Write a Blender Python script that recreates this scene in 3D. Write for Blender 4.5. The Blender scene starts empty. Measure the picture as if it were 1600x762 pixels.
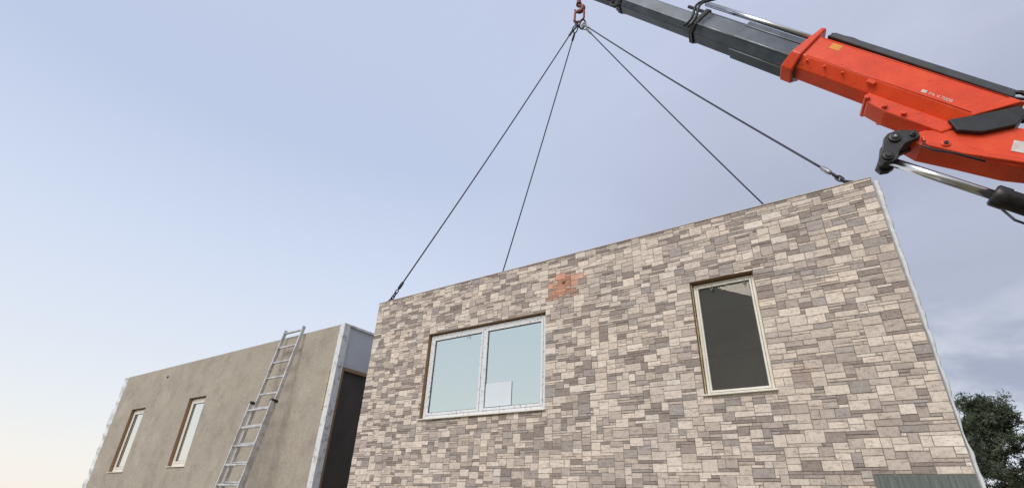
import bpy, bmesh, math, random
from mathutils import Vector, Matrix, noise
random.seed(7)
E=1.6
scene=bpy.context.scene
scene.view_settings.view_transform='Standard'
scene.view_settings.look='None'
scene.view_settings.exposure=0
COL=scene.collection

def s2l(c):
    return tuple(((x/255)/12.92 if x/255<=0.04045 else ((x/255+0.055)/1.055)**2.4) for x in c)

# ---------------------------------------------------------------- materials
def mat_new(name):
    m=bpy.data.materials.new(name); m.use_nodes=True
    nt=m.node_tree; b=nt.nodes['Principled BSDF']
    return m,nt,b
def N(nt,t,**k):
    n=nt.nodes.new(t)
    for a,v in k.items(): setattr(n,a,v)
    return n
def ramp(nt,fac,stops,interp='LINEAR'):
    r=N(nt,'ShaderNodeValToRGB'); r.color_ramp.interpolation=interp
    el=r.color_ramp.elements
    while len(el)<len(stops): el.new(0.5)
    for e,(p,c) in zip(el,stops):
        e.position=p; e.color=(*c,1)
    nt.links.new(fac,r.inputs[0]); return r
def noise_tex(nt,scale,detail=4,rough=0.55,coord=None,vec='Object',stretch=None):
    tc=N(nt,'ShaderNodeTexCoord'); n=N(nt,'ShaderNodeTexNoise')
    n.inputs['Scale'].default_value=scale; n.inputs['Detail'].default_value=detail; n.inputs['Roughness'].default_value=rough
    if stretch:
        mp=N(nt,'ShaderNodeMapping'); mp.inputs['Scale'].default_value=stretch
        nt.links.new(tc.outputs[vec],mp.inputs[0]); nt.links.new(mp.outputs[0],n.inputs['Vector'])
    else: nt.links.new(tc.outputs[vec],n.inputs['Vector'])
    return n
def bump(nt,b,height,strength=0.3,dist=0.01):
    bp=N(nt,'ShaderNodeBump'); bp.inputs['Strength'].default_value=strength; bp.inputs['Distance'].default_value=dist
    nt.links.new(height,bp.inputs['Height']); nt.links.new(bp.outputs[0],b.inputs['Normal'])
def simple(name,c1,c2=None,scale=8,rough=0.6,metal=0,bs=0.0,bd=0.005,stretch=None,lo=0.3,hi=0.7,detail=5):
    m,nt,b=mat_new(name)
    b.inputs['Roughness'].default_value=rough; b.inputs['Metallic'].default_value=metal
    if c2 is None: c2=tuple(x*0.8 for x in c1)
    n=noise_tex(nt,scale,detail,stretch=stretch)
    r=ramp(nt,n.outputs[0],[(lo,c2),(hi,c1)])
    nt.links.new(r.outputs[0],b.inputs['Base Color'])
    if bs: bump(nt,b,n.outputs[0],bs,bd)
    return m
def mult(nt,a,b_,fac=1):
    x=N(nt,'ShaderNodeMix',data_type='RGBA',blend_type='MULTIPLY'); x.inputs[0].default_value=fac
    nt.links.new(a,x.inputs[6]); nt.links.new(b_,x.inputs[7]); return x.outputs[2]

M={}
MODLOC=(-2.83,5.0,-0.2+E)
m,nt,b=mat_new('stone_cladding'); M['stone']=m
at=N(nt,'ShaderNodeAttribute'); at.attribute_name='Col'
n1=noise_tex(nt,44,7,0.74); n2=noise_tex(nt,1.3,3); n3=noise_tex(nt,11,6,0.68,stretch=(1,1,3.2))
r1=ramp(nt,n1.outputs[0],[(0.30,(0.60,0.57,0.55)),(0.47,(1,1,1)),(0.72,(1.18,1.17,1.15))])
r3=ramp(nt,n3.outputs[0],[(0.34,(0.66,0.62,0.60)),(0.46,(1,1,1)),(0.7,(1.14,1.13,1.11))])
r2=ramp(nt,n2.outputs[0],[(0.3,(0.95,0.95,0.96)),(0.7,(1.04,1.03,1.0))])
mo=mult(nt,mult(nt,mult(nt,at.outputs['Color'],r1.outputs[0],.95),r3.outputs[0],.95),r2.outputs[0])
tc=N(nt,'ShaderNodeTexCoord')
def stain(prev,pos,rad,col,amt):
    pos=tuple(a_-b_ for a_,b_ in zip(pos,MODLOC))
    d=N(nt,'ShaderNodeVectorMath',operation='DISTANCE'); nt.links.new(tc.outputs['Object'],d.inputs[0]); d.inputs[1].default_value=pos
    ad=N(nt,'ShaderNodeMath',operation='MULTIPLY_ADD'); nn=noise_tex(nt,9,4); nt.links.new(nn.outputs[0],ad.inputs[0]); ad.inputs[1].default_value=0.16; nt.links.new(d.outputs['Value'],ad.inputs[2])
    mr=N(nt,'ShaderNodeMapRange'); nt.links.new(ad.outputs[0],mr.inputs[0]); mr.inputs[1].default_value=rad+0.08; mr.inputs[2].default_value=rad*0.45+0.08; mr.inputs[3].default_value=0; mr.inputs[4].default_value=amt
    mm=N(nt,'ShaderNodeMix',data_type='RGBA',blend_type='MULTIPLY'); nt.links.new(mr.outputs[0],mm.inputs[0]); nt.links.new(prev,mm.inputs[6]); mm.inputs[7].default_value=(*col,1)
    return mm.outputs[2]
o=stain(mo,(-2.81,4.99,2.54+E),0.24,(1.0,0.74,0.6),0.7)
o=stain(o,(-0.45,4.99,1.2+E),0.12,(1.0,0.8,0.7),0.5)
nt.links.new(o,b.inputs['Base Color']); b.inputs['Roughness'].default_value=0.75
bump(nt,b,n1.outputs[0],0.6,0.004)
M['joint']=simple('grout_joint',(0.38,0.315,0.27),(0.26,0.21,0.18),20,0.9)
m,nt,b=mat_new('cement_render'); M['render']=m
n1=noise_tex(nt,0.9,8,0.68); n2=noise_tex(nt,28,5,0.6); n3=noise_tex(nt,2.6,6,0.65)
r1=ramp(nt,n1.outputs[0],[(0.32,(0.36,0.31,0.245)),(0.46,(0.42,0.365,0.29)),(0.56,(0.435,0.38,0.30)),(0.7,(0.50,0.44,0.36))])
r2=ramp(nt,n2.outputs[0],[(0.3,(0.84,0.84,0.84)),(0.7,(1.1,1.1,1.1))])
r3=ramp(nt,n3.outputs[0],[(0.36,(0.86,0.85,0.84)),(0.5,(1.0,1.0,1.0)),(.7,(1.05,1.05,1.05))])
nt.links.new(mult(nt,mult(nt,r1.outputs[0],r2.outputs[0]),r3.outputs[0]),b.inputs['Base Color']); b.inputs['Roughness'].default_value=0.92
bump(nt,b,n2.outputs[0],0.5,0.006)
M['mesh_render']=simple('ribbed_adhesive',(0.20,0.215,0.19),(0.10,0.11,0.10),5,0.9,bs=0.5,bd=0.01,stretch=(14,1,1))
M['foam']=simple('insulation_foam',(0.84,0.85,0.83),(0.62,0.65,0.64),16,0.9,bs=0.5,bd=0.01)
M['pufoam']=simple('yellow_foam',(0.70,0.60,0.36),(0.50,0.38,0.18),25,0.8,bs=0.5,bd=0.01)
M['whitepanel']=simple('white_panel',(0.60,0.61,0.63),(0.50,0.51,0.53),2,0.6)
M['whiteedge']=simple('white_panel_edge',(0.74,0.74,0.72),(0.44,0.42,0.39),9,0.7,lo=.36,hi=.48)
M['timber']=simple('brown_timber',(0.38,0.23,0.12),(0.24,0.14,0.075),14,0.75,stretch=(1,6,6))
M['int']=simple('interior_wall',(0.34,0.31,0.25),(0.31,0.285,0.23),2,0.9)
M['intceil']=simple('interior_ceiling',(0.45,0.43,0.36),(0.41,0.39,0.33),2,0.9)
M['intdark']=simple('dark_strip',(0.02,0.018,0.015),(0.012,0.012,0.01),4,0.8)
M['concrete']=simple('concrete',(0.32,0.31,0.29),(0.22,0.21,0.2),3,0.9,bs=0.3)
m,nt,b=mat_new('pvc_frame'); M['pvc']=m
n1=noise_tex(nt,26,3,0.7); r1=ramp(nt,n1.outputs[0],[(0.36,(0.30,0.31,0.31)),(0.42,(0.74,0.74,0.73)),(0.9,(0.82,0.82,0.80))])
nt.links.new(r1.outputs[0],b.inputs['Base Color']); b.inputs['Roughness'].default_value=0.35
M['pvcclean']=simple('pvc_clean',(0.84,0.80,0.70),(0.72,0.67,0.56),9,0.4)
def glass(name,gl,tr,fac,rough=0.01,bs=.10,haze=0,dcol=(.7,.65,.5)):
    m=bpy.data.materials.new(name); m.use_nodes=True; nt=m.node_tree; nt.nodes.clear()
    out=N(nt,'ShaderNodeOutputMaterial'); g=N(nt,'ShaderNodeBsdfGlossy'); g.inputs['Color'].default_value=(*gl,1); g.inputs['Roughness'].default_value=rough
    t=N(nt,'ShaderNodeBsdfTransparent'); t.inputs['Color'].default_value=(*tr,1); mxx=N(nt,'ShaderNodeMixShader'); mxx.inputs[0].default_value=fac
    nn=noise_tex(nt,0.9,1); bp=N(nt,'ShaderNodeBump'); bp.inputs['Strength'].default_value=bs; bp.inputs['Distance'].default_value=0.02
    nt.links.new(nn.outputs[0],bp.inputs['Height']); nt.links.new(bp.outputs[0],g.inputs['Normal'])
    nt.links.new(t.outputs[0],mxx.inputs[1]); nt.links.new(g.outputs[0],mxx.inputs[2])
    if haze:
        d=N(nt,'ShaderNodeBsdfDiffuse'); d.inputs['Color'].default_value=(*dcol,1); m2=N(nt,'ShaderNodeMixShader')
        dn=noise_tex(nt,2.5,5); dr_=N(nt,'ShaderNodeMapRange'); nt.links.new(dn.outputs[0],dr_.inputs[0]); dr_.inputs[1].default_value=.3; dr_.inputs[2].default_value=.7; dr_.inputs[3].default_value=haze*.7; dr_.inputs[4].default_value=haze*1.3
        nt.links.new(dr_.outputs[0],m2.inputs[0]); nt.links.new(mxx.outputs[0],m2.inputs[1]); nt.links.new(d.outputs[0],m2.inputs[2]); nt.links.new(m2.outputs[0],out.inputs[0])
    else: nt.links.new(mxx.outputs[0],out.inputs[0])
    return m
M['glassref']=glass('reflective_glass',(0.84,0.91,0.85),(0.6,0.7,0.65),0.80,haze=.05,dcol=(.7,.72,.7))
M['glasspale']=glass('pale_reflective_glass',(0.95,0.95,0.90),(0.6,0.7,0.65),0.85)
M['glassclear']=glass('lightened_clear_glass',(0.95,0.9,0.8),(0.9,0.9,0.87),0.03,haze=.03)  # thin diffuse layer brightens the pane in place of light inside the room
M['paper']=simple('white_paper',(0.72,0.76,0.78),(0.68,0.72,0.74),4,0.7)
m,nt,b=mat_new('orange_paint'); M['orange']=m
n1=noise_tex(nt,3,6,0.6); n2=noise_tex(nt,40,4); n3=noise_tex(nt,7,8,0.7,stretch=(1,1,3))
r1=ramp(nt,n1.outputs[0],[(0.3,(0.70,0.058,0.012)),(0.55,(0.86,0.075,0.014)),(0.8,(0.9,0.11,0.02))])
r3=ramp(nt,n3.outputs[0],[(0.30,(0.55,0.5,0.5)),(0.42,(1,1,1)),(.8,(1,1,1))])
nt.links.new(mult(nt,r1.outputs[0],r3.outputs[0],.8),b.inputs['Base Color'])
rr=ramp(nt,n2.outputs[0],[(0.3,(0.22,)*3),(0.7,(0.42,)*3)]); nt.links.new(rr.outputs[0],b.inputs['Roughness'])
M['steelgrey']=simple('grey_boom_steel',(0.09,0.11,0.13),(0.05,0.062,0.075),4,0.3,0.3)
M['steellight']=simple('light_steel_edge',(0.40,0.42,0.43),(0.25,0.27,0.28),6,0.4,0.3)
M['black']=simple('black_rubber',(0.03,0.031,0.031),(0.015,0.016,0.016),8,0.5)
M['guard']=simple('dark_grey_guard',(0.075,0.082,0.086),(0.04,0.045,0.048),8,0.5)
M['blackmetal']=simple('black_metal',(0.055,0.052,0.05),(0.025,0.023,0.022),12,0.4,0.4,bs=.3,bd=.01)
M['chrome']=simple('chrome_rod',(0.8,0.78,0.76),(0.65,0.63,0.6),5,0.2,1.0)
M['rustred']=simple('worn_red_steel',(0.30,0.07,0.04),(0.1,0.04,0.03),20,0.5,0.3)
M['cable']=simple('steel_cable',(0.07,0.065,0.09),(0.035,0.035,0.045),60,0.5,0.5)
M['galv']=simple('galvanised_steel',(0.42,0.41,0.4),(0.2,0.19,0.18),40,0.4,0.7)
M['alu']=simple('aluminium',(0.66,0.65,0.63),(0.42,0.41,0.39),9,0.42,0.35,lo=.35,hi=.6)
M['yellow']=simple('yellow_sticker',(0.85,0.36,0.03),(0.7,0.28,0.03),10,0.5)
M['white']=simple('white_sticker',(0.75,0.72,0.68),(0.6,0.5,0.45),20,0.5)
M['bark']=simple('bark',(0.09,0.065,0.045),(0.04,0.03,0.02),12,0.9,bs=0.6,bd=0.02)
m,nt,b=mat_new('foliage'); M['leaf']=m
at=N(nt,'ShaderNodeAttribute'); at.attribute_name='Col'; nt.links.new(at.outputs['Color'],b.inputs['Base Color']); b.inputs['Roughness'].default_value=0.7
m,nt,b=mat_new('ground_soil'); M['ground']=m
n1=noise_tex(nt,0.12,8,0.6); n2=noise_tex(nt,6,8,0.7)
r1=ramp(nt,n1.outputs[0],[(0.4,(0.12,0.13,0.06)),(0.6,(0.26,0.21,0.15))]); r2=ramp(nt,n2.outputs[0],[(0.3,(0.6,)*3),(0.7,(1.15,)*3)])
nt.links.new(mult(nt,r1.outputs[0],r2.outputs[0]),b.inputs['Base Color']); b.inputs['Roughness'].default_value=0.95
bump(nt,b,n2.outputs[0],0.6,0.04)

# ---------------------------------------------------------------- mesh helpers
def link(o,parent=None):
    COL.objects.link(o)
    if parent: o.parent=parent
    return o
def empty(name,loc,label,cat,group=None):
    o=bpy.data.objects.new(name,None); o.location=loc; o.empty_display_size=0.3
    o['label']=label; o['category']=cat
    if group: o['group']=group
    COL.objects.link(o); return o
def parent_matrix(p):
    m=Matrix.LocRotScale(p.location,p.rotation_euler,p.scale)
    return parent_matrix(p.parent)@m if p.parent else m
def finish(bm,name,mats,parent=None,smooth=False,bevel=0):
    me=bpy.data.meshes.new(name)
    if smooth!='leaf': bmesh.ops.recalc_face_normals(bm,faces=bm.faces)
    if parent is not None: bm.transform(parent_matrix(parent).inverted())
    bm.to_mesh(me); bm.free()
    for mm in (mats if isinstance(mats,(list,tuple)) else [mats]): me.materials.append(mm)
    o=bpy.data.objects.new(name,me); link(o,parent)
    if smooth is True:
        for p in me.polygons: p.use_smooth=True
    if bevel:
        bv=o.modifiers.new('bevel','BEVEL'); bv.width=bevel; bv.segments=2; bv.limit_method='ANGLE'; bv.angle_limit=math.radians(35)
    return o
def box(bm,x0,x1,y0,y1,z0,z1,mi=0,T=None):
    vs=[Vector(v) for v in ((x0,y0,z0),(x1,y0,z0),(x1,y1,z0),(x0,y1,z0),(x0,y0,z1),(x1,y0,z1),(x1,y1,z1),(x0,y1,z1))]
    if T: vs=[T(v) for v in vs]
    v=[bm.verts.new(p) for p in vs]
    for f in ((0,3,2,1),(4,5,6,7),(0,1,5,4),(1,2,6,5),(2,3,7,6),(3,0,4,7)):
        fc=bm.faces.new([v[i] for i in f]); fc.material_index=mi
def tube(bm,pts,r,seg=10,mi=0,cap=True,closed=False):
    pts=[Vector(p) for p in pts]; rings=[]; n=len(pts); prevx=None
    for i,p in enumerate(pts):
        if closed: t=pts[(i+1)%n]-pts[(i-1)%n]
        else: t=pts[min(i+1,n-1)]-pts[max(i-1,0)]
        t.normalize()
        ref=prevx if prevx is not None else (Vector((0,0,1)) if abs(t.z)<0.9 else Vector((1,0,0)))
        yv=t.cross(ref).normalized(); xv=yv.cross(t).normalized(); prevx=xv
        rr=r[i] if isinstance(r,(list,tuple)) else r
        rings.append([bm.verts.new(p+(xv*math.cos(a)+yv*math.sin(a))*rr) for a in [2*math.pi*k/seg for k in range(seg)]])
    m=n if closed else n-1
    for i in range(m):
        A=rings[i];B=rings[(i+1)%n]
        for k in range(seg):
            f=bm.faces.new([A[k],A[(k+1)%seg],B[(k+1)%seg],B[k]]); f.material_index=mi; f.smooth=True
    if cap and not closed:
        for R in (rings[0],rings[-1]):
            f=bm.faces.new(R); f.material_index=mi
def link_ring(bm,c,ax_long,ax_short,L,W,r,seg=8,n=18,mi=0):
    c=Vector(c);al=Vector(ax_long).normalized();a2=Vector(ax_short).normalized()
    pts=[]
    for k in range(n):
        a=2*math.pi*k/n
        ca,sa=math.cos(a),math.sin(a)
        off=(L-W)/2*(1 if ca>0 else -1) if abs(ca)>1e-6 else 0
        pts.append(c+al*(off+ca*W/2)+a2*(sa*W/2))
    tube(bm,pts,r,seg,mi,closed=True)
def wall_openings(bm,x0,x1,z0,z1,y0,y1,ops,mi=0,mrev=1,T=None):
    xs=sorted(set([x0,x1]+[v for o in ops for v in o[:2]])); zs=sorted(set([z0,z1]+[v for o in ops for v in o[2:4]]))
    def inside(i,j):
        if i<0 or j<0 or i>=len(xs)-1 or j>=len(zs)-1: return None
        cx=(xs[i]+xs[i+1])/2; cz=(zs[j]+zs[j+1])/2
        for o in ops:
            if o[0]<cx<o[1] and o[2]<cz<o[3]: return 'op'
        return 'w'
    cache={}
    def V(x,y,z):
        k=(round(x,5),round(y,5),round(z,5))
        if k not in cache:
            p=Vector((x,y,z)); cache[k]=bm.verts.new(T(p) if T else p)
        return cache[k]
    def F(vs,mi): f=bm.faces.new(vs); f.material_index=mi
    for i in range(len(xs)-1):
        for j in range(len(zs)-1):
            if inside(i,j)!='w': continue
            a,b_,c,d=xs[i],xs[i+1],zs[j],zs[j+1]
            F([V(a,y0,c),V(b_,y0,c),V(b_,y0,d),V(a,y0,d)],mi); F([V(a,y1,c),V(a,y1,d),V(b_,y1,d),V(b_,y1,c)],mi)
            for (di,dj,q) in ((-1,0,[(a,y0,c),(a,y0,d),(a,y1,d),(a,y1,c)]),(1,0,[(b_,y0,c),(b_,y1,c),(b_,y1,d),(b_,y0,d)]),(0,-1,[(a,y0,c),(a,y1,c),(b_,y1,c),(b_,y0,c)]),(0,1,[(a,y0,d),(b_,y0,d),(b_,y1,d),(a,y1,d)])):
                s=inside(i+di,j+dj)
                if s!='w': F([V(*v) for v in q],mrev if s=='op' else mi)
def rect_frame(bm,x0,x1,z0,z1,y0,y1,w,mi=0,T=None):
    box(bm,x0,x0+w,y0,y1,z0,z1,mi,T); box(bm,x1-w,x1,y0,y1,z0,z1,mi,T)
    box(bm,x0+w,x1-w,y0,y1,z0,z0+w,mi,T); box(bm,x0+w,x1-w,y0,y1,z1-w,z1,mi,T)
def lumpy_strip(bm,p0,p1,w,d,side,front,n=70,amp=0.03,mi=0,seed=0,freq=1,taper=0):
    p0=Vector(p0);p1=Vector(p1);side=Vector(side);front=Vector(front);rings=[]
    for i in range(n+1):
        t=i/n;p=p0.lerp(p1,t)
        k=noise.noise(Vector((t*9*freq,seed,0)))*1.0+noise.noise(Vector((t*37*freq,seed,3)))*0.6+noise.noise(Vector((t*90*freq,seed,5)))*.3
        k2=noise.noise(Vector((t*22*freq,seed,8)))
        ww=max(w*0.25,w*(1+taper*t)+amp*k*1.6); dd=max(0.01,d*0.5+amp*k2)
        sec=[(0,-d*0.5),(0,dd*.6),(ww*.35,dd),(ww*.8,dd*0.8),(ww,0.0),(ww*.9,-d*.5)]
        rings.append([bm.verts.new(p+side*a+front*b_) for a,b_ in sec])
    for i in range(n):
        A,B=rings[i],rings[i+1];m_=len(A)
        for k in range(m_):
            f=bm.faces.new([A[k],A[(k+1)%m_],B[(k+1)%m_],B[k]]); f.material_index=mi
    bm.faces.new(rings[0]);bm.faces.new(rings[-1])

# ---------------------------------------------------------------- ground
bm=bmesh.new()
R=3000; xs=[-R,-400,-60,-20,0,20,60,400,R]
g=[[bm.verts.new((x,y,0)) for x in xs] for y in xs]
for i in range(8):
    for j in range(8): bm.faces.new([g[i][j],g[i][j+1],g[i+1][j+1],g[i+1][j]])
o=finish(bm,'ground',M['ground']); o['kind']='structure'

# ---------------------------------------------------------------- stone-clad module
mod=empty('house_module',MODLOC,'stone-clad prefabricated house module hanging from a crane','house module')
WX0,WX1,WZ0,WZ1=-6.13,0.463,-0.18+E,2.92+E
LW=(-4.95,-3.04,1.08+E,2.235+E); RW=(-1.295,-0.68,1.085+E,2.24+E)
PATCH=(-0.14,WX1,WZ0,0.41+E)
bm=bmesh.new(); wall_openings(bm,WX0,WX1,WZ0,WZ1,5.012,5.20,[LW,RW],0,1)
finish(bm,'facade_wall',[M['joint'],M['timber']],mod)
def cells(bps,step):
    out=[]
    for a,b_ in zip(bps[:-1],bps[1:]):
        n=max(1,round((b_-a)/step)); out+= [a+(b_-a)*k/n for k in range(n)]
    out.append(bps[-1]); return out
xs=cells([WX0,LW[0],LW[1],RW[0],RW[1],PATCH[0],WX1],0.035)
zs=cells([WZ0,0.41+E,RW[2],RW[3],WZ1],0.0255)
nx,nz=len(xs)-1,len(zs)-1
occ=[[False]*nz for _ in range(nx)]
for i in range(nx):
    for j in range(nz):
        cx=(xs[i]+xs[i+1])/2; cz=(zs[j]+zs[j+1])/2
        for o_ in (LW,RW,PATCH):
            if o_[0]<cx<o_[1] and o_[2]<cz<o_[3]: occ[i][j]=True
opts=[((3,2),8),((4,2),9),((5,2),8),((2,2),3),((3,3),7),((4,3),8),((5,3),4),((3,4),1),((4,4),2),((2,3),3),((3,1),6),((4,1),9),((5,1),10),((6,1),8),((7,1),5),((2,1),3)]
pal=[((0.68,0.585,0.49),30),((0.59,0.50,0.415),20),((0.455,0.38,0.325),18),((0.31,0.255,0.22),15),((0.385,0.335,0.30),15),((0.52,0.44,0.375),16),((0.73,0.645,0.555),8)]
bm=bmesh.new(); lay=bm.loops.layers.float_color.new('Col')
for j in range(nz):
    for i in range(nx):
        if occ[i][j]: continue
        cand=[random.choices([q[0] for q in opts],[q[1] for q in opts])[0] for _ in range(9)]+[(2,1),(1,1)]
        for w,hh in cand:
            if i+w>nx or j+hh>nz: continue
            if all(not occ[a][c_] for a in range(i,i+w) for c_ in range(j,j+hh)):
                if i+w<nx and not occ[i+w][j] and (i+w+1>=nx or occ[i+w+1][j]) and w>1 and w<4:
                    if all(not occ[i+w][c_] for c_ in range(j,j+hh)): w+=1
                break
        for a in range(i,i+w):
            for c_ in range(j,j+hh): occ[a][c_]=True
        gp=0.0007
        x0,x1,z0,z1=xs[i]+gp,xs[i+w]-gp,zs[j]+gp,zs[j+hh]-gp
        fy=5.009-random.random()*0.0045; ch=0.0020
        col=random.choices([q[0] for q in pal],[q[1] for q in pal])[0]
        if hh>=2 and w>=3 and random.random()<0.22: col=pal[0][0]
        if hh==1 and random.random()<0.22: col=pal[3][0]
        f_=random.uniform(0.88,1.1); col=tuple(x*f_ for x in col)
        dx=(x0+x1)/2+2.79; dz=(z0+z1)/2-(2.53+E)
        if abs(dx)<.21 and abs(dz)<.17 and random.random()<1.15-(abs(dx)+abs(dz))*2.2:
            g_=.5*sum(col)/3+.21; col=(g_*1.25,g_*.76,g_*.56)
        O=[bm.verts.new(v) for v in ((x0,5.013,z0),(x1,5.013,z0),(x1,5.013,z1),(x0,5.013,z1))]
        u_=lambda: ch*random.uniform(.2,2.2)
        I=[bm.verts.new(v) for v in ((x0+u_(),fy,z0+u_()),(x1-u_(),fy,z0+u_()),(x1-u_(),fy,z1-u_()),(x0+u_(),fy,z1-u_()))]
        fs=[bm.faces.new(I)]+[bm.faces.new([O[k],O[(k+1)%4],I[(k+1)%4],I[k]]) for k in range(4)]
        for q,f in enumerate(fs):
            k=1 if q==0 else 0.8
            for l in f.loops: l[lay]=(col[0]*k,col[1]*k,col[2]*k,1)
finish(bm,'stone_cladding',M['stone'],mod)
bm=bmesh.new(); box(bm,PATCH[0]+.004,WX1,5.004,5.011,PATCH[2],PATCH[3]-.004)
finish(bm,'adhesive_patch',M['mesh_render'],mod)
bm=bmesh.new(); box(bm,WX0,WX0+.14,5.202,7.45,WZ0,WZ1-.02); finish(bm,'side_wall',M['whitepanel'],mod)
bm=bmesh.new(); box(bm,WX1-.14,WX1,5.202,7.45,WZ0,WZ1-.02); finish(bm,'side_wall',M['whitepanel'],mod)
bm=bmesh.new(); box(bm,WX0+.142,WX1-.142,7.3,7.44,WZ0,WZ1-.02); finish(bm,'back_wall',M['int'],mod)
bm=bmesh.new(); box(bm,WX0+.142,WX1-.142,5.202,7.298,WZ0,WZ0+.12); finish(bm,'floor_slab',M['concrete'],mod)
bm=bmesh.new(); box(bm,WX0+.142,-2.1,5.202,7.298,WZ1-.16,WZ1-.03); box(bm,-2.098,WX1-.142,5.55,7.298,WZ1-.16,WZ1-.03); finish(bm,'roof',M['intceil'],mod)  # open slot behind the facade is added, out of sight, to light the right room
bm=bmesh.new(); box(bm,-2.2,-2.1,5.202,7.298,WZ0+.122,WZ1-.162); finish(bm,'partition_wall',M['int'],mod)
bm=bmesh.new(); box(bm,-2.098,WX1-.144,7.26,7.298,2.08+E,2.15+E); finish(bm,'interior_rail',M['intdark'],mod)
bm=bmesh.new(); box(bm,WX0-.005,WX1+.005,5.0,5.20,WZ1+.001,WZ1+.009); finish(bm,'top_edge_trim',simple('weathered_edge',(0.6,0.5,0.43),(0.4,0.32,0.26),9,.8),mod)
bm=bmesh.new(); lumpy_strip(bm,(WX1+.002,5.10,WZ0),(WX1+.002,5.10,WZ1-.01),0.026,0.09,(1,0,0),(0,-1,0),n=240,amp=0.013,seed=3.37,taper=1.2,freq=.63)
finish(bm,'insulation_edge',M['foam'],mod)
bm=bmesh.new(); lumpy_strip(bm,(WX0-.002,5.12,WZ0),(WX0-.002,5.12,WZ1-.03),0.02,0.1,(-1,0,0),(0,-1,0),n=80,amp=.008,seed=5.4)
finish(bm,'insulation_edge',M['foam'],mod)
bm=bmesh.new(); tube(bm,[(-2.79,4.985,2.58+E),(-2.79,5.011,2.58+E)],0.020,14); finish(bm,'anchor_socket',M['timber'],mod)

def window(parent,ops,T=None,yf=5.06,double=False,framemat='pvc',glassmat='glassref',fw=.045,sw=.032,sillmat='pvcclean',ysill=4.975):
    x0,x1,z0,z1=ops; g=0.012
    w=bpy.data.objects.new('window',None); link(w,parent)
    cpt=Vector(((x0+x1)/2,yf,z0)); w.location=parent_matrix(parent).inverted()@(T(cpt) if T else cpt)
    fx0,fx1,fz0,fz1=x0+g,x1-g,z0+g,z1-g
    bm=bmesh.new(); rect_frame(bm,fx0,fx1,fz0,fz1,yf,yf+.07,fw,0,T)
    panes=[]; i_=fw+.002
    if double:
        mx_=(fx0+fx1)/2
        box(bm,mx_-.02,mx_+.02,yf+.004,yf+.066,fz0+fw,fz1-fw,0,T)
        secs=[(fx0+i_,mx_-.022),(mx_+.022,fx1-i_)]
    else: secs=[(fx0+i_,fx1-i_)]
    for a,b_ in secs:
        rect_frame(bm,a,b_,fz0+i_,fz1-i_,yf-.004,yf+.05,sw,0,T)
        e=sw+.001
        panes.append((a+e,b_-e,fz0+i_+e,fz1-i_-e))
    finish(bm,'frame',M[framemat],w,bevel=.004)
    bm=bmesh.new()
    for a,b_,c_,d_ in panes: box(bm,a,b_,yf+.016,yf+.022,c_,d_,0,T)
    finish(bm,'glass',M[glassmat],w)
    bm=bmesh.new()
    for a,b_,c_,d_ in panes: rect_frame(bm,a+.0005,b_-.0005,c_+.0005,d_-.0005,yf+.009,yf+.015,.005,0,T)
    finish(bm,'gasket',M['guard'],w)
    bm=bmesh.new(); box(bm,x0-.015,x1+.015,ysill,yf-.006,z0-.004,z0+.010,0,T); finish(bm,'sill',M[sillmat],w,bevel=.002)
    return w,panes
w,panes=window(mod,LW,double=True,yf=5.058)
p=panes[1]
bm=bmesh.new(); box(bm,p[0]+.01,p[0]+.40,5.0655,5.0665,p[2]+.008,p[2]+.29)
finish(bm,'paper_sheet',M['paper'],w)
w2,p2=window(mod,RW,yf=5.08,framemat='pvcclean',glassmat='glassclear',fw=.026,sw=.020,sillmat='pvcclean')
for (xa,sd,se) in ((RW[0]+.001,1,11.3),(RW[1]-.001,-1,12.3)):
    bm=bmesh.new(); lumpy_strip(bm,(xa,5.055,RW[2]+.02),(xa,5.055,RW[3]-.01),.010,.03,(sd,0,0),(0,-1,0),n=60,amp=.004,seed=se)
    finish(bm,'mounting_foam',M['pufoam'],w2)
for (wx,wy,wz,ww) in ((p2[0][0]+.14,5.07,p2[0][3]+.01,w2),(p2[0][1]-.04,5.07,p2[0][3]+.01,w2),(panes[0][1]-.22,5.048,panes[0][3]+.01,w)):
    bm=bmesh.new(); tube(bm,[(wx,wy,wz),(wx+.006,wy-.003,wz-.03),(wx-.004,wy,wz-.06),(wx-.012,wy,wz-.035),(wx-.016,wy,wz-.01)],.0035,6); finish(bm,'strap',M['galv'],ww)

# ---------------------------------------------------------------- rendered module
gm=empty('house_module',(-6.83,4.965,0.9),'cement-rendered prefabricated house module with narrow windows','house module')
yaw=math.radians(0.74)
RT=Matrix.Translation((-6.83,4.965,0))@Matrix.Rotation(-yaw,4,'Z')
def GT(v): 
    return RT@Vector((v.x+6.83,v.y-4.965,v.z))
GX0,GX1,GZ0,GZ1=-15.18,-6.83,0.9,2.70+E
W1=(-14.22,-13.50,.53+E,1.86+E); W2=(-11.50,-10.82,.60+E,1.89+E)
bm=bmesh.new(); wall_openings(bm,GX0,GX1-.12,GZ0,GZ1,4.965,5.15,[W1,W2],0,1,T=GT)
finish(bm,'facade_wall',[M['render'],M['timber']],gm)
for wop in (W1,W2):
    w_,pn=window(gm,wop,T=GT,yf=5.03,framemat='pvcclean',glassmat='glasspale',fw=.055,sw=.04,ysill=4.94)
bm=bmesh.new(); box(bm,GX1-.118,GX1,4.955,5.08,GZ0,GZ1+.01,0,GT); finish(bm,'corner_post',M['whiteedge'],gm,bevel=.006)
DH=2.02+E
bm=bmesh.new()
box(bm,GX1-.10,GX1-.02,5.082,7.4,DH,GZ1-.03,0,GT); box(bm,GX1-.10,GX1-.02,6.35,7.4,GZ0,DH-.002,0,GT)
finish(bm,'end_wall',M['whitepanel'],gm)
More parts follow.
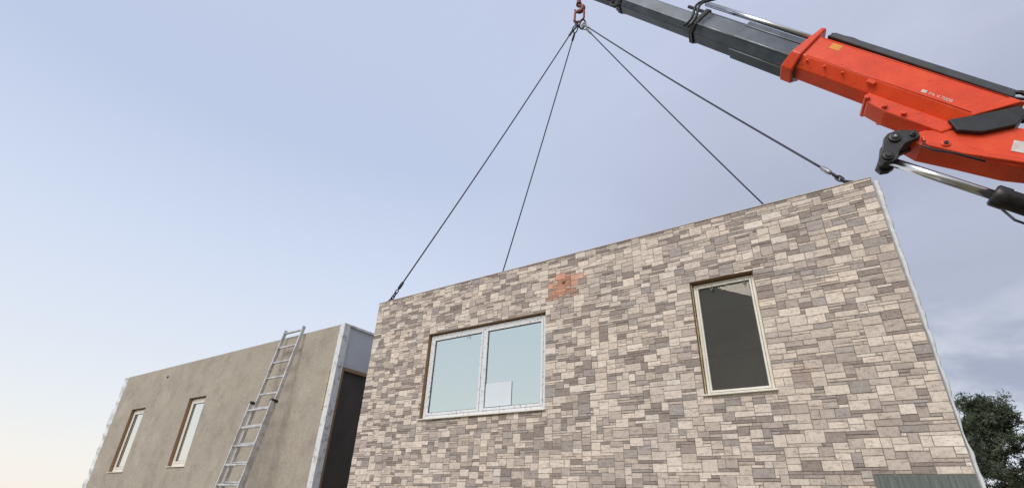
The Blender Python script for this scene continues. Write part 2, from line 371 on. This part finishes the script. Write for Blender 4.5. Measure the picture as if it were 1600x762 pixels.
bm=bmesh.new(); box(bm,GX1-.12,GX1+.01,5.082,7.4,GZ1-.028,GZ1+.005,0,GT); finish(bm,'roof_edge',M['whiteedge'],gm)
dr=bpy.data.objects.new('door_opening',None); link(dr,gm); dr.location=parent_matrix(gm).inverted()@GT(Vector((GX1,5.7,GZ0)))
bm=bmesh.new(); box(bm,GX1-.12,GX1-.01,5.084,5.12,GZ0,DH-.004,0,GT); box(bm,GX1-.12,GX1-.01,5.122,6.34,DH-.055,DH-.004,0,GT); box(bm,GX1-.12,GX1-.01,6.31,6.346,GZ0,DH-.057,0,GT); finish(bm,'frame',M['timber'],dr)
bm=bmesh.new(); box(bm,GX1-.085,GX1-.06,5.124,6.308,GZ0,DH-.058,0,GT); finish(bm,'doorway_shade',simple('doorway_dark',(0.10,0.085,0.072),(0.065,0.055,0.048),3,0.7),dr)  # dark panel stands in for the shade inside the open doorway
bm=bmesh.new(); box(bm,GX0,GX0+.14,5.152,7.4,GZ0,GZ1-.02,0,GT); finish(bm,'side_wall',M['whitepanel'],gm)
bm=bmesh.new(); box(bm,GX0+.142,GX1-.12,7.26,7.4,GZ0,GZ1-.04,0,GT); finish(bm,'back_wall',M['int'],gm)
bm=bmesh.new(); box(bm,GX0+.142,GX1-.122,5.152,7.258,GZ1-.16,GZ1-.03,0,GT); finish(bm,'roof',M['intceil'],gm)
bm=bmesh.new(); box(bm,GX0-.05,GX1+.05,4.98,7.45,0.0,0.898,0,GT); finish(bm,'foundation',M['concrete'],gm)
def gfoam(name,a,b_,w_,d_,side,n,amp,seed,mat,taper=0,freq=1):
    bm=bmesh.new(); lumpy_strip(bm,GT(Vector(a)),GT(Vector(b_)),w_,d_,side,(0,-1,0),n=n,amp=amp,seed=seed,taper=taper,freq=freq); finish(bm,name,M[mat],gm)
gfoam('insulation_edge',(GX0+.03,5.02,GZ0),(GX0+.03,5.02,GZ1-.01),.26,.14,(-1,0,0),140,.06,21.3,'foam')
gfoam('foam_bead',(GX1-2.3,5.05,GZ1+.001),(GX1-.125,5.05,GZ1+.001),.008,.10,(0,0,1),120,.018,22.3,'foam',2)
gfoam('foam_bead',(GX0-.1,5.05,GZ1+.001),(GX0+1.4,5.05,GZ1+.001),.03,.12,(0,0,1),80,.025,25.3,'foam')
gfoam('foam_bead',(GX1-.14,4.958,1.35+E),(GX1-.14,4.958,1.95+E),.03,.012,(-1,0,0),50,.02,23.3,'pufoam')
bm=bmesh.new(); c0=GT(Vector((-12.9,4.945,2.47+E))); c1=GT(Vector((-12.9,5.0,2.47+E))); tube(bm,[c0,c1],.025,12); finish(bm,'vent_pipe',M['blackmetal'],gm)

# ---------------------------------------------------------------- ladder
lad=empty('ladder',(-8.12,4.27,0),'aluminium extension ladder leaning against the rendered wall','ladder')
top=Vector((-8.19,4.93,2.82+E)); bot=Vector((-8.12,4.28,0.0)); dirv=(top-bot).normalized(); nrm=Vector((1,0,0)).cross(dirv); nrm=-nrm if nrm.y>0 else nrm; Lx=Vector((1,0,0))
def rail(side,s0,s1,off,hw):
    bm=bmesh.new()
    def T(v): return bot+Lx*(side*hw)+dirv*v.z+nrm*(off+v.y)+Lx*v.x
    box(bm,-.013,.013,-.030,.030,s0,s1,0,T); finish(bm,'rail',M['alu'],lad,bevel=.006)
L=(top-bot).length
for sd in (-1,1):
    rail(sd,0,L*.70,0.07,.305); rail(sd,L*.36,L,0.0,.265)
s=.2
while s<L-.05:
    low=s<L*.68
    off=.07 if low else 0.0; hw=.290 if low else .250
    bm=bmesh.new(); c_=bot+dirv*s+nrm*off
    def T(v,c_=c_): return c_+Lx*v.x+dirv*v.z+nrm*v.y
    box(bm,-hw,hw,-.016,.016,-.014,.014,0,T); finish(bm,'rung',M['alu'],lad,bevel=.004)
    if L*.38<s<L*.68:
        bm=bmesh.new(); c_=bot+dirv*(s+.05)
        def T(v,c_=c_): return c_+Lx*v.x+dirv*v.z+nrm*v.y
        box(bm,-.25,.25,-.014,.014,-.012,.012,0,T); finish(bm,'rung',M['alu'],lad,bevel=.004)
    s+=.28
for sd in (-1,1):
    bm=bmesh.new(); c_=bot+dirv*(L*.70)+Lx*(sd*.29)+nrm*.04
    def T(v,c_=c_): return c_+Lx*v.x+dirv*v.z+nrm*v.y
    box(bm,-.03,.03,-.06,.06,-.02,.02,0,T); finish(bm,'bracket',M['blackmetal'],lad,bevel=.006)

# ---------------------------------------------------------------- crane
crane=empty('truck_crane',(4.6,7.77,0),'red-orange hydraulic knuckle-boom crane with dark telescopic boom','crane')
H=Vector((.9765,.2156,0)).normalized(); NN=Vector((-.2156,.9765,0)).normalized(); O3=Vector((-3,6.1,E))
def CP(u,z,n=0): return O3+H*u+Vector((0,0,z))+NN*n
AO=(0.57,8.82)
def AP(s,t,n=0):
    return CP(AO[0]+s*.685+t*.728, AO[1]-s*.728+t*.685, n)
def sub(name,loc,par=None):
    o=bpy.data.objects.new(name,None); link(o,par or crane); o.location=parent_matrix(par or crane).inverted()@loc; return o
def prism(bm,pts,n0,n1,F,mi=0):
    A=[bm.verts.new(F(a,b_,n0)) for a,b_ in pts]; B=[bm.verts.new(F(a,b_,n1)) for a,b_ in pts]
    f=bm.faces.new(A); f.material_index=mi; f=bm.faces.new(B[::-1]); f.material_index=mi
    k=len(pts)
    for i in range(k):
        f=bm.faces.new([A[i],B[i],B[(i+1)%k],A[(i+1)%k]]); f.material_index=mi
def boomsec(bm,s0,s1,t0,t1,n0,n1,mi=0,ch=.35,slant=0,slb=0):
    c=(n1-n0)*ch; d=(t1-t0)*.25
    prof=[(n0,t0+d),(n0+c*.7,t0),(n1-c*.7,t0),(n1,t0+d),(n1,t1-.04),(n1-.04,t1),(n0+.04,t1),(n0,t1-.04)]
    A=[bm.verts.new(AP(s0+slant*(t-t0),t,n)) for n,t in prof]; B=[bm.verts.new(AP(s1+slb*(t-t0),t,n)) for n,t in prof]
    bm.faces.new(A).material_index=mi; bm.faces.new(B[::-1]).material_index=mi
    for i in range(8):
        f=bm.faces.new([A[i],A[(i+1)%8],B[(i+1)%8],B[i]]); f.material_index=mi
tele=sub('telescopic_boom',AP(3.6,.5,.2))
for (s0,s1,t0,t1,n0,n1) in ((-.1,2.0,.24,.60,.08,.42),(1.78,3.0,.22,.68,.05,.46),(2.6,3.75,.20,.74,.02,.49)):
    bm=bmesh.new(); boomsec(bm,s0,s1,t0,t1,n0,n1); finish(bm,'boom_section',M['steelgrey'],tele,bevel=.008)
for (s,t0,t1,n0,n1) in ((0,.22,.62,.06,.44),(1.78,.19,.72,.03,.48)):
    bm=bmesh.new(); boomsec(bm,s-.03,s+.05,t0,t1,n0,n1); finish(bm,'collar',M['blackmetal'],tele,bevel=.006)
for (t,n,s0,s1,mt,r) in ((.86,.12,1.6,3.9,'chrome',.045),(.84,.30,1.2,3.9,'black',.03),(.345,.045,1.84,2.6,'steellight',.014),(.335,.012,2.6,3.7,'steellight',.014),(.60,.012,2.6,3.7,'steellight',.008),(.20,.16,2.6,3.7,'steellight',.010)):
    bm=bmesh.new(); tube(bm,[AP(s0,t,n),AP(s1,t,n)],r,12); finish(bm,'hydraulic_pipe',M[mt],tele)
for q in range(2):
    bm=bmesh.new(); P=[]
    for k in range(15):
        a=k/14; P.append(AP(1.72+.08*q+.05*math.sin(a*9),.14+.80*a,-.03-.10*math.sin(a*math.pi)*(1+.3*q)))
    tube(bm,P,.022,8); finish(bm,'hose',M['black'],tele)
ob=sub('outer_boom',AP(5,.4,.2))
bm=bmesh.new(); boomsec(bm,3.72,5.95,.26,.85,-.01,.48,slb=.72); finish(bm,'boom_shell',M['orange'],ob,bevel=.015)
bm=bmesh.new(); boomsec(bm,3.55,3.74,.17,.98,-.05,.53,slant=.16); finish(bm,'front_collar',M['orange'],ob,bevel=.02)
bm=bmesh.new(); prism(bm,[(4.85,.24),(4.93,.08),(5.2,.04),(5.9,.05),(6.0,.24)],.05,.36,AP); finish(bm,'lower_flange',M['orange'],ob,bevel=.02)
for k,(s_,t_) in enumerate(((4.90,.13),(5.15,.10),(5.4,.10))):
    bm=bmesh.new(); tube(bm,[AP(s_,t_,.0),AP(s_,t_,.40)],.035,14); finish(bm,'pin_boss',M['orange'],ob,bevel=.006)
# stiffening seam along the boom side
bm=bmesh.new(); tube(bm,[AP(3.8,.42,-.011),AP(6.0,.42,-.011)],.007,8); finish(bm,'weld_seam',M['orange'],ob)
bm=bmesh.new(); tube(bm,[AP(3.8,.80,-.011),AP(6.2,.80,-.011)],.008,8); finish(bm,'weld_seam',M['orange'],ob)
bm=bmesh.new(); prism(bm,[(5.86,.22),(6.04,.40),(6.34,.74),(6.46,.72),(6.46,.48),(6.24,.22),(6.02,.12)],.0,.42,AP); finish(bm,'recess_shade',M['black'],ob,bevel=.012)  # black fill stands in for the shaded recess at the boom end
bm=bmesh.new(); prism(bm,[(3.80,.90),(3.86,1.00),(6.2,.98),(6.25,.86)],.02,.30,AP); finish(bm,'hose_guard',M['guard'],ob,bevel=.02)
bm=bmesh.new(); tube(bm,[AP(6.1,.95,.1),AP(6.25,1.03,.1),AP(6.4,1.0,.1),AP(6.5,.88,.12),AP(6.46,.7,.2)],.028,8); finish(bm,'hose',M['black'],ob)
bm=bmesh.new(); tube(bm,[AP(6.15,.99,.2),AP(6.32,1.06,.22),AP(6.48,.98,.22),AP(6.6,.8,.2)],.02,8); finish(bm,'hose',M['black'],ob)
bm=bmesh.new(); tube(bm,[AP(3.8,1.02,.1),AP(4.1,1.05,.1),AP(4.4,1.015,.1)],.018,8); finish(bm,'hose',M['black'],ob)
for k in range(3):
    bm=bmesh.new(); tube(bm,[AP(3.86+k*.27,.345,-.018),AP(3.86+k*.27,.345,.02)],.016,12); finish(bm,'bolt',M['orange'],ob)
bm=bmesh.new(); prism(bm,[(4.75,.38),(4.86,.38),(4.86,.32),(4.75,.32)],-.03,.02,AP); finish(bm,'lug',M['orange'],ob,bevel=.01)
bm=bmesh.new(); prism(bm,[(3.98,.66),(4.13,.66),(4.13,.77),(3.98,.77)],-.0140,-.0115,AP); finish(bm,'warning_sticker',M['yellow'],ob)
tx=bpy.data.curves.new('lettering','FONT'); tx.body='FA V.700B'; tx.size=.066; tx.extrude=.0008
to=bpy.data.objects.new('tmp',tx); COL.objects.link(to)
dg=bpy.context.evaluated_depsgraph_get(); me=bpy.data.meshes.new_from_object(to.evaluated_get(dg)); COL.objects.unlink(to)
bm=bmesh.new(); bm.from_mesh(me)
ax=(AP(1,0)-AP(0,0)); ay=(AP(0,1)-AP(0,0)); org=AP(5.47,.46,-.0125)
for v in bm.verts: 
    c_=v.co.copy(); v.co=org+ax*c_.x+ay*c_.y+NN*(-c_.z)
finish(bm,'lettering',M['white'],ob)
bm=bmesh.new(); prism(bm,[(5.38,.46),(5.44,.46),(5.44,.51),(5.38,.51)],-.0140,-.0115,AP); finish(bm,'white_mark',M['white'],ob)
mb=sub('main_boom',CP(5,4.2,.25))
bm=bmesh.new(); prism(bm,[(4.26,4.62),(4.50,4.66),(4.86,4.56),(5.35,4.47),(5.9,4.12),(7.2,3.25),(7.2,2.85),(5.6,3.74),(5.15,3.93),(4.75,4.20),(4.4,4.42)],.07,.42,CP); finish(bm,'boom_shell',M['orange'],mb,bevel=.02)
bm=bmesh.new(); prism(bm,[(4.42,4.54),(4.62,4.47),(5.0,4.13),(5.3,3.96),(5.3,3.88),(4.75,4.17),(4.42,4.40)],.02,.068,CP); finish(bm,'side_rib',M['orange'],mb,bevel=.01)
bm=bmesh.new(); tube(bm,[CP(4.62,4.36,.0),CP(4.62,4.36,.03)],.05,16); finish(bm,'pin',M['orange'],mb,bevel=.01)
bm=bmesh.new(); tube(bm,[CP(4.62,4.36,-.012),CP(4.62,4.36,.0)],.025,12); finish(bm,'pin_head',M['blackmetal'],mb)
# two-plate knuckle link with pins and a gap between the plates
for n0,n1 in ((0,.07),(.22,.29)):
    bm=bmesh.new(); prism(bm,[(4.02,4.60),(4.08,4.66),(4.20,4.69),(4.40,4.63),(4.40,4.52),(4.22,4.46),(4.13,4.36),(4.09,4.26),(4.02,4.22),(3.93,4.22),(3.89,4.30),(3.97,4.45)],n0,n1,CP); finish(bm,'pivot_link',M['blackmetal'],mb,bevel=.008)
bm=bmesh.new(); prism(bm,[(4.08,4.58),(4.36,4.58),(4.30,4.50),(4.12,4.46),(4.03,4.30),(3.96,4.32),(4.02,4.46)],.072,.218,CP); finish(bm,'link_web',M['black'],mb,bevel=.008)
for (u,z,r) in ((4.13,4.57,.07),(3.99,4.31,.065),(4.33,4.57,.035)):
    bm=bmesh.new(); tube(bm,[CP(u,z,-.05),CP(u,z,-.03),CP(u,z,-.03),CP(u,z,.33)],[r*.55,r*.6,r,r],18); finish(bm,'pivot_pin',M['blackmetal'],mb,bevel=.006)
bm=bmesh.new(); tube(bm,[CP(4.13,4.57,-.054),CP(4.13,4.57,-.048)],.016,10); finish(bm,'grease_nipple',M['galv'],mb)
bm=bmesh.new(); tube(bm,[CP(4.42,4.44,.0),CP(4.36,4.36,-.03),CP(4.46,4.26,-.03),CP(4.62,4.2,-.01),CP(4.9,4.0,.0)],.014,8); finish(bm,'hose',M['black'],mb)
bm=bmesh.new(); prism(bm,[(5.20,4.13),(5.33,4.05),(5.41,4.19),(5.28,4.27)],.063,.068,CP); finish(bm,'white_sticker',M['white'],mb)
cy=sub('hydraulic_cylinder',CP(4.9,3.45,.1))
bm=bmesh.new(); tube(bm,[CP(4.03,4.285,.1),CP(4.9,3.56,.1)],.058,20); finish(bm,'rod',M['chrome'],cy)
bm=bmesh.new(); dd=(CP(4.9,3.56,.1)-CP(4.0,4.31,.1)).normalized(); a=CP(4.86,3.593,.1)
tube(bm,[a,a+dd*.02,a+dd*.14,a+dd*.15,a+dd*2.6],[.11,.13,.13,.115,.115],24); finish(bm,'barrel',M['blackmetal'],cy)
bm=bmesh.new(); tube(bm,[CP(4.86,3.36,.05),CP(4.9,3.18,.0),CP(4.98,3.11,0),CP(5.08,3.14,0),CP(5.1,3.26,.05)],.015,8); finish(bm,'hose',M['black'],cy)
bm=bmesh.new(); prism(bm,[(6.85,-1.0),(7.35,-1.0),(7.35,3.3),(6.85,3.0)],-.02,.50,CP); finish(bm,'column',M['orange'],crane,bevel=.03)
bm=bmesh.new(); prism(bm,[(6.4,-1.598),(9.5,-1.598),(9.5,-1.0),(6.4,-1.0)],-.8,1.4,CP); finish(bm,'base_frame',M['blackmetal'],crane,bevel=.04)
bm=bmesh.new(); boomsec(bm,-1.2,-.1,.27,.56,.1,.40); finish(bm,'boom_head',M['blackmetal'],crane,bevel=.02)
bm=bmesh.new(); tube(bm,[AP(.02,.16,.0),AP(.0,.06,.0),AP(.12,.04,.0),AP(.2,.16,.02)],.025,8); finish(bm,'tip_bracket',M['blackmetal'],crane)
hb=sub('hook_block',CP(0,9.0))
bm=bmesh.new(); tube(bm,[CP(0,9.12,0),CP(0,9.18,0),CP(0,9.3,0)],[.06,.05,.035],12); tube(bm,[CP(0,9.3,0),CP(0,9.6,.12)],.02,8); finish(bm,'swivel',M['rustred'],hb)
bm=bmesh.new(); hp=[]
for k in range(15):
    a=math.radians(90-k*20); hp.append(CP(.0+.085*math.cos(a)*1.0,9.0+.085*math.sin(a)))
tube(bm,[CP(0,9.14,0)]+hp,[.035]+[.035+.012*math.sin(k/14*math.pi) if k<10 else .03-.004*(k-10) for k in range(15)],10); finish(bm,'hook',M['rustred'],hb)

# ---------------------------------------------------------------- slings
ring=empty('lifting_ring',CP(0,8.72),'dark steel master link holding four lifting slings','lifting ring')
bm=bmesh.new(); link_ring(bm,CP(0,8.80,0),(0.05,0,1),H,.34,.19,.022); finish(bm,'master_link',M['rustred'],ring)
for a_ in (-1,1):
    bm=bmesh.new(); link_ring(bm,CP(.05*a_,8.55,.02*a_),(0.35*a_,0,1),(NN+H*.6),.22,.11,.015); finish(bm,'connecting_link',M['blackmetal'],ring)
pts=[((-5.96,5.06,WZ1+.012),'wire lifting sling hooked to the near corner of the stone-clad module'),((-5.75,7.2,WZ1-.02),'wire lifting sling running behind the stone-clad wall'),((0.0,7.2,WZ1-.02),'wire lifting sling running behind the stone-clad wall'),((0.31,5.08,WZ1+.012),'wire lifting sling with turnbuckle at the wall top corner')]
hk=CP(0,8.46,0)
for i,(p,lab) in enumerate(pts):
    p=Vector(p); sl=empty('lifting_sling',p,lab,'lifting sling','slings lifting the house module')
    sgn=-1 if i<2 else 1
    h0=hk+H*(.09*sgn)+NN*(.03 if i in(1,2) else -.03)
    d=(h0-p); Ld=d.length; d.normalize(); sd=d.cross(Vector((0,1,0))).normalized()
    bm=bmesh.new(); e0=p+d*.30; sag=[e0.lerp(h0-d*.2,k/24)+Vector((0,0,-.05*math.sin(math.pi*k/24))) for k in range(25)]
    tube(bm,sag,.0115,8); finish(bm,'cable',M['cable'],sl)
    bm=bmesh.new(); tube(bm,[h0-d*.24,h0-d*.21,h0-d*.10,h0-d*.06],[.014,.022,.022,.016],10); link_ring(bm,h0-d*.0,d,sd,.13,.08,.012); finish(bm,'end_fitting',M['galv'] if sgn>0 else M['blackmetal'],sl)
    bm=bmesh.new()
    for k in range(3):
        link_ring(bm,p+d*(.09+k*.055),d,sd if k%2 else sd.cross(d),.08,.045,.009,8,14)
    finish(bm,'chain',M['blackmetal'],sl)
    bm=bmesh.new(); tube(bm,[p+d*.25,p+d*.27,p+d*.37,p+d*.39],[.015,.024,.024,.014],10); finish(bm,'thimble',M['galv'] if i==3 else M['blackmetal'],sl)
    bm=bmesh.new()
    tube(bm,[p+Vector((-.035,0,0)),p+Vector((-.035,0,.03)),p+d*.07+Vector((0,0,.015)),p+Vector((.035,0,.03)),p+Vector((.035,0,0))],.011,8); box(bm,p.x-.06,p.x+.06,p.y-.04,p.y+.04,p.z+.001,p.z+.010); finish(bm,'shackle',M['blackmetal'],sl)

# ---------------------------------------------------------------- trees
def tree(loc,h,r,seed,lab,leaves=9000):
    rnd=random.Random(seed); t=empty('pine_tree',loc,lab,'tree','trees behind the house module'); L0=Vector(loc)
    bm=bmesh.new(); tr=[]
    for k in range(9):
        a=k/8; tr.append(L0+Vector((.25*math.sin(a*3+seed),.2*math.sin(a*2.2),h*.95*a)))
    tube(bm,tr,[.2*(1-a/8*.9)+.01 for a in range(9)],9)
    cl=[]
    nb=78
    for b_ in range(nb):
        a=rnd.uniform(.22,.99); base=L0+Vector((.25*math.sin(a*3+seed),.2*math.sin(a*2.2),h*.93*a))
        ang=rnd.uniform(0,6.28); prof=min(1,(1.05-a)/.55)**.9
        ln=r*prof*rnd.uniform(.55,1.15)
        end=base+Vector((math.cos(ang)*ln,math.sin(ang)*ln,ln*rnd.uniform(.15,.55)))
        mid=base.lerp(end,.5)+Vector((0,0,-.06*ln))
        tube(bm,[base,mid,end],[.04,.025,.008],6)
        for q in range(6):
            f=rnd.uniform(.35,1.05); c=base.lerp(end,f)+Vector([rnd.gauss(0,.07*r) for _ in range(3)])
            cl.append((c,rnd.uniform(.13,.28),rnd.uniform(.45,1.5)))
    finish(bm,'trunk',M['bark'],t,smooth=True)
    bm=bmesh.new(); lay=bm.loops.layers.float_color.new('Col')
    for q in range(leaves):
        c,s,k=rnd.choice(cl); d=Vector([rnd.gauss(0,1) for _ in range(3)]); d.normalize(); p=c+d*s*rnd.uniform(.2,1.3)
        a=(d+Vector([rnd.gauss(0,.6) for _ in range(3)])).normalized(); b2=a.cross(Vector([rnd.gauss(0,1) for _ in range(3)])).normalized()
        l=rnd.uniform(.05,.11); wv=rnd.uniform(.010,.022)
        f=bm.faces.new([bm.verts.new(p-a*l),bm.verts.new(p+b2*wv),bm.verts.new(p+a*l),bm.verts.new(p-b2*wv)])
        g=k*rnd.uniform(.7,1.3)
        for lp in f.loops: lp[lay]=(.06*g,.074*g,.038*g,1)
    finish(bm,'crown',M['leaf'],t,smooth='leaf')
tree((3.30,25,0),6.45,2.3,2,'dark green pine tree with ragged crown against cloudy sky',46000)
tree((5.9,26,0),5.0,1.9,5,'lower bushy dark green pine tree beside a taller one',20000)
tree((8.6,27,0),5.4,1.7,9,'dark green pine tree with ragged crown against cloudy sky',6000)

# ---------------------------------------------------------------- camera
Zv=Vector((70,-1476,796)).normalized(); Xv=-Vector((-1280,369,796)); Xv=(Xv-Xv.dot(Zv)*Zv).normalized(); Yv=Zv.cross(Xv)
cd=bpy.data.cameras.new('Camera'); cam=bpy.data.objects.new('Camera',cd); COL.objects.link(cam)
cx=Vector((Xv.x,Yv.x,Zv.x)); cyv=-Vector((Xv.y,Yv.y,Zv.y)); cz=-Vector((Xv.z,Yv.z,Zv.z))
mw=Matrix((cx,cyv,cz)).transposed().to_4x4(); mw.translation=(0,0,E); cam.matrix_world=mw
cd.sensor_width=36; cd.lens=36*796/1600; cd.clip_end=8000; cd.clip_start=.05
scene.camera=cam

# ---------------------------------------------------------------- world
wd=bpy.data.worlds.new('World'); scene.world=wd; wd.use_nodes=True; nt=wd.node_tree; nt.nodes.clear()
out=N(nt,'ShaderNodeOutputWorld'); bg1=N(nt,'ShaderNodeBackground'); bg2=N(nt,'ShaderNodeBackground'); ms=N(nt,'ShaderNodeMixShader')
sky=N(nt,'ShaderNodeTexSky'); sky.sky_type='NISHITA'; sky.sun_disc=False
SUN=Vector((-.02,-.80,.62)).normalized()
sky.sun_elevation=math.asin(SUN.z); sky.sun_rotation=math.atan2(SUN.x,SUN.y)
nt.links.new(sky.outputs[0],bg1.inputs[0]); bg1.inputs[1].default_value=.08
tc=N(nt,'ShaderNodeTexCoord'); sp=N(nt,'ShaderNodeSeparateXYZ'); nt.links.new(tc.outputs['Generated'],sp.inputs[0])
L1=[(0,(234,227,219)),(.05,(231,228,223)),(.12,(221,225,228)),(.22,(211,218,229)),(.36,(200,210,229)),(.58,(180,192,217)),(.85,(184,193,217))]
L2=[(0,(220,221,226)),(.1,(198,204,216)),(.2,(172,179,196)),(.36,(168,174,193)),(.62,(190,196,216)),(.85,(186,194,217))]
ra=ramp(nt,sp.outputs[2],[(p,s2l(c)) for p,c in L1]); rb=ramp(nt,sp.outputs[2],[(p,s2l(c)) for p,c in L2])
dt=N(nt,'ShaderNodeVectorMath',operation='DOT_PRODUCT'); nt.links.new(tc.outputs['Generated'],dt.inputs[0]); dt.inputs[1].default_value=cx
mr=N(nt,'ShaderNodeMapRange'); mr.interpolation_type='SMOOTHSTEP'; nt.links.new(dt.outputs['Value'],mr.inputs[0]); mr.inputs[1].default_value=-.25; mr.inputs[2].default_value=.65
m1=N(nt,'ShaderNodeMix',data_type='RGBA'); nt.links.new(mr.outputs[0],m1.inputs[0]); nt.links.new(ra.outputs[0],m1.inputs[6]); nt.links.new(rb.outputs[0],m1.inputs[7])
zz=N(nt,'ShaderNodeMath',operation='ADD'); nt.links.new(sp.outputs[2],zz.inputs[0]); zz.inputs[1].default_value=.45
dv=N(nt,'ShaderNodeVectorMath',operation='DIVIDE'); cb=N(nt,'ShaderNodeCombineXYZ')
for k in range(3): nt.links.new(zz.outputs[0],cb.inputs[k])
nt.links.new(tc.outputs['Generated'],dv.inputs[0]); nt.links.new(cb.outputs[0],dv.inputs[1])
def cloud(scale,off,lo,hi,det=6):
    mp=N(nt,'ShaderNodeMapping'); mp.inputs['Location'].default_value=off; mp.inputs['Scale'].default_value=(1,1,1.6)
    nt.links.new(dv.outputs[0],mp.inputs[0]); nn=N(nt,'ShaderNodeTexNoise'); nn.inputs['Scale'].default_value=scale; nn.inputs['Detail'].default_value=det; nn.inputs['Roughness'].default_value=.55; nn.inputs['Distortion'].default_value=.2
    nt.links.new(mp.outputs[0],nn.inputs['Vector']); q=N(nt,'ShaderNodeMapRange'); q.interpolation_type='SMOOTHSTEP'; nt.links.new(nn.outputs[0],q.inputs[0]); q.inputs[1].default_value=lo; q.inputs[2].default_value=hi; return q
def MUL(a,b_):
    f=N(nt,'ShaderNodeMath',operation='MULTIPLY'); nt.links.new(a,f.inputs[0])
    if isinstance(b_,float): f.inputs[1].default_value=b_
    else: nt.links.new(b_,f.inputs[1])
    return f.outputs[0]
c1=cloud(2.2,(.3,1.2,0),.38,.62); c2=cloud(4.2,(4,2,1),.42,.68)
mk=N(nt,'ShaderNodeMapRange'); mk.interpolation_type='SMOOTHSTEP'; nt.links.new(dt.outputs['Value'],mk.inputs[0]); mk.inputs[1].default_value=-.1; mk.inputs[2].default_value=.6
lowm=N(nt,'ShaderNodeMapRange'); nt.links.new(sp.outputs[2],lowm.inputs[0]); lowm.inputs[1].default_value=.8; lowm.inputs[2].default_value=.35; lowm.inputs[3].default_value=.3
lowc=N(nt,'ShaderNodeMapRange'); nt.links.new(sp.outputs[2],lowc.inputs[0]); lowc.inputs[1].default_value=.42; lowc.inputs[2].default_value=.15; lowc.inputs[3].default_value=.06
f1=MUL(MUL(MUL(c1.outputs[0],mk.outputs[0]),lowm.outputs[0]),.7)
m2=N(nt,'ShaderNodeMix',data_type='RGBA'); nt.links.new(f1,m2.inputs[0]); nt.links.new(m1.outputs[2],m2.inputs[6]); m2.inputs[7].default_value=(*s2l((146,153,174)),1)
f4=MUL(MUL(MUL(c2.outputs[0],mk.outputs[0]),lowc.outputs[0]),.75)
m3=N(nt,'ShaderNodeMix',data_type='RGBA'); nt.links.new(f4,m3.inputs[0]); nt.links.new(m2.outputs[2],m3.inputs[6]); m3.inputs[7].default_value=(*s2l((220,225,234)),1)
nt.links.new(m3.outputs[2],bg2.inputs[0]); bg2.inputs[1].default_value=1.2
ms.inputs[0].default_value=.94
nt.links.new(bg1.outputs[0],ms.inputs[1]); nt.links.new(bg2.outputs[0],ms.inputs[2]); nt.links.new(ms.outputs[0],out.inputs[0])
sl_=bpy.data.lights.new('sun','SUN'); sl_.energy=2.0; sl_.angle=math.radians(35); sl_.color=(1,.95,.9)
so=bpy.data.objects.new('sun',sl_); COL.objects.link(so); so.rotation_euler=(-SUN).to_track_quat('-Z','Y').to_euler(); so.location=(0,0,20)
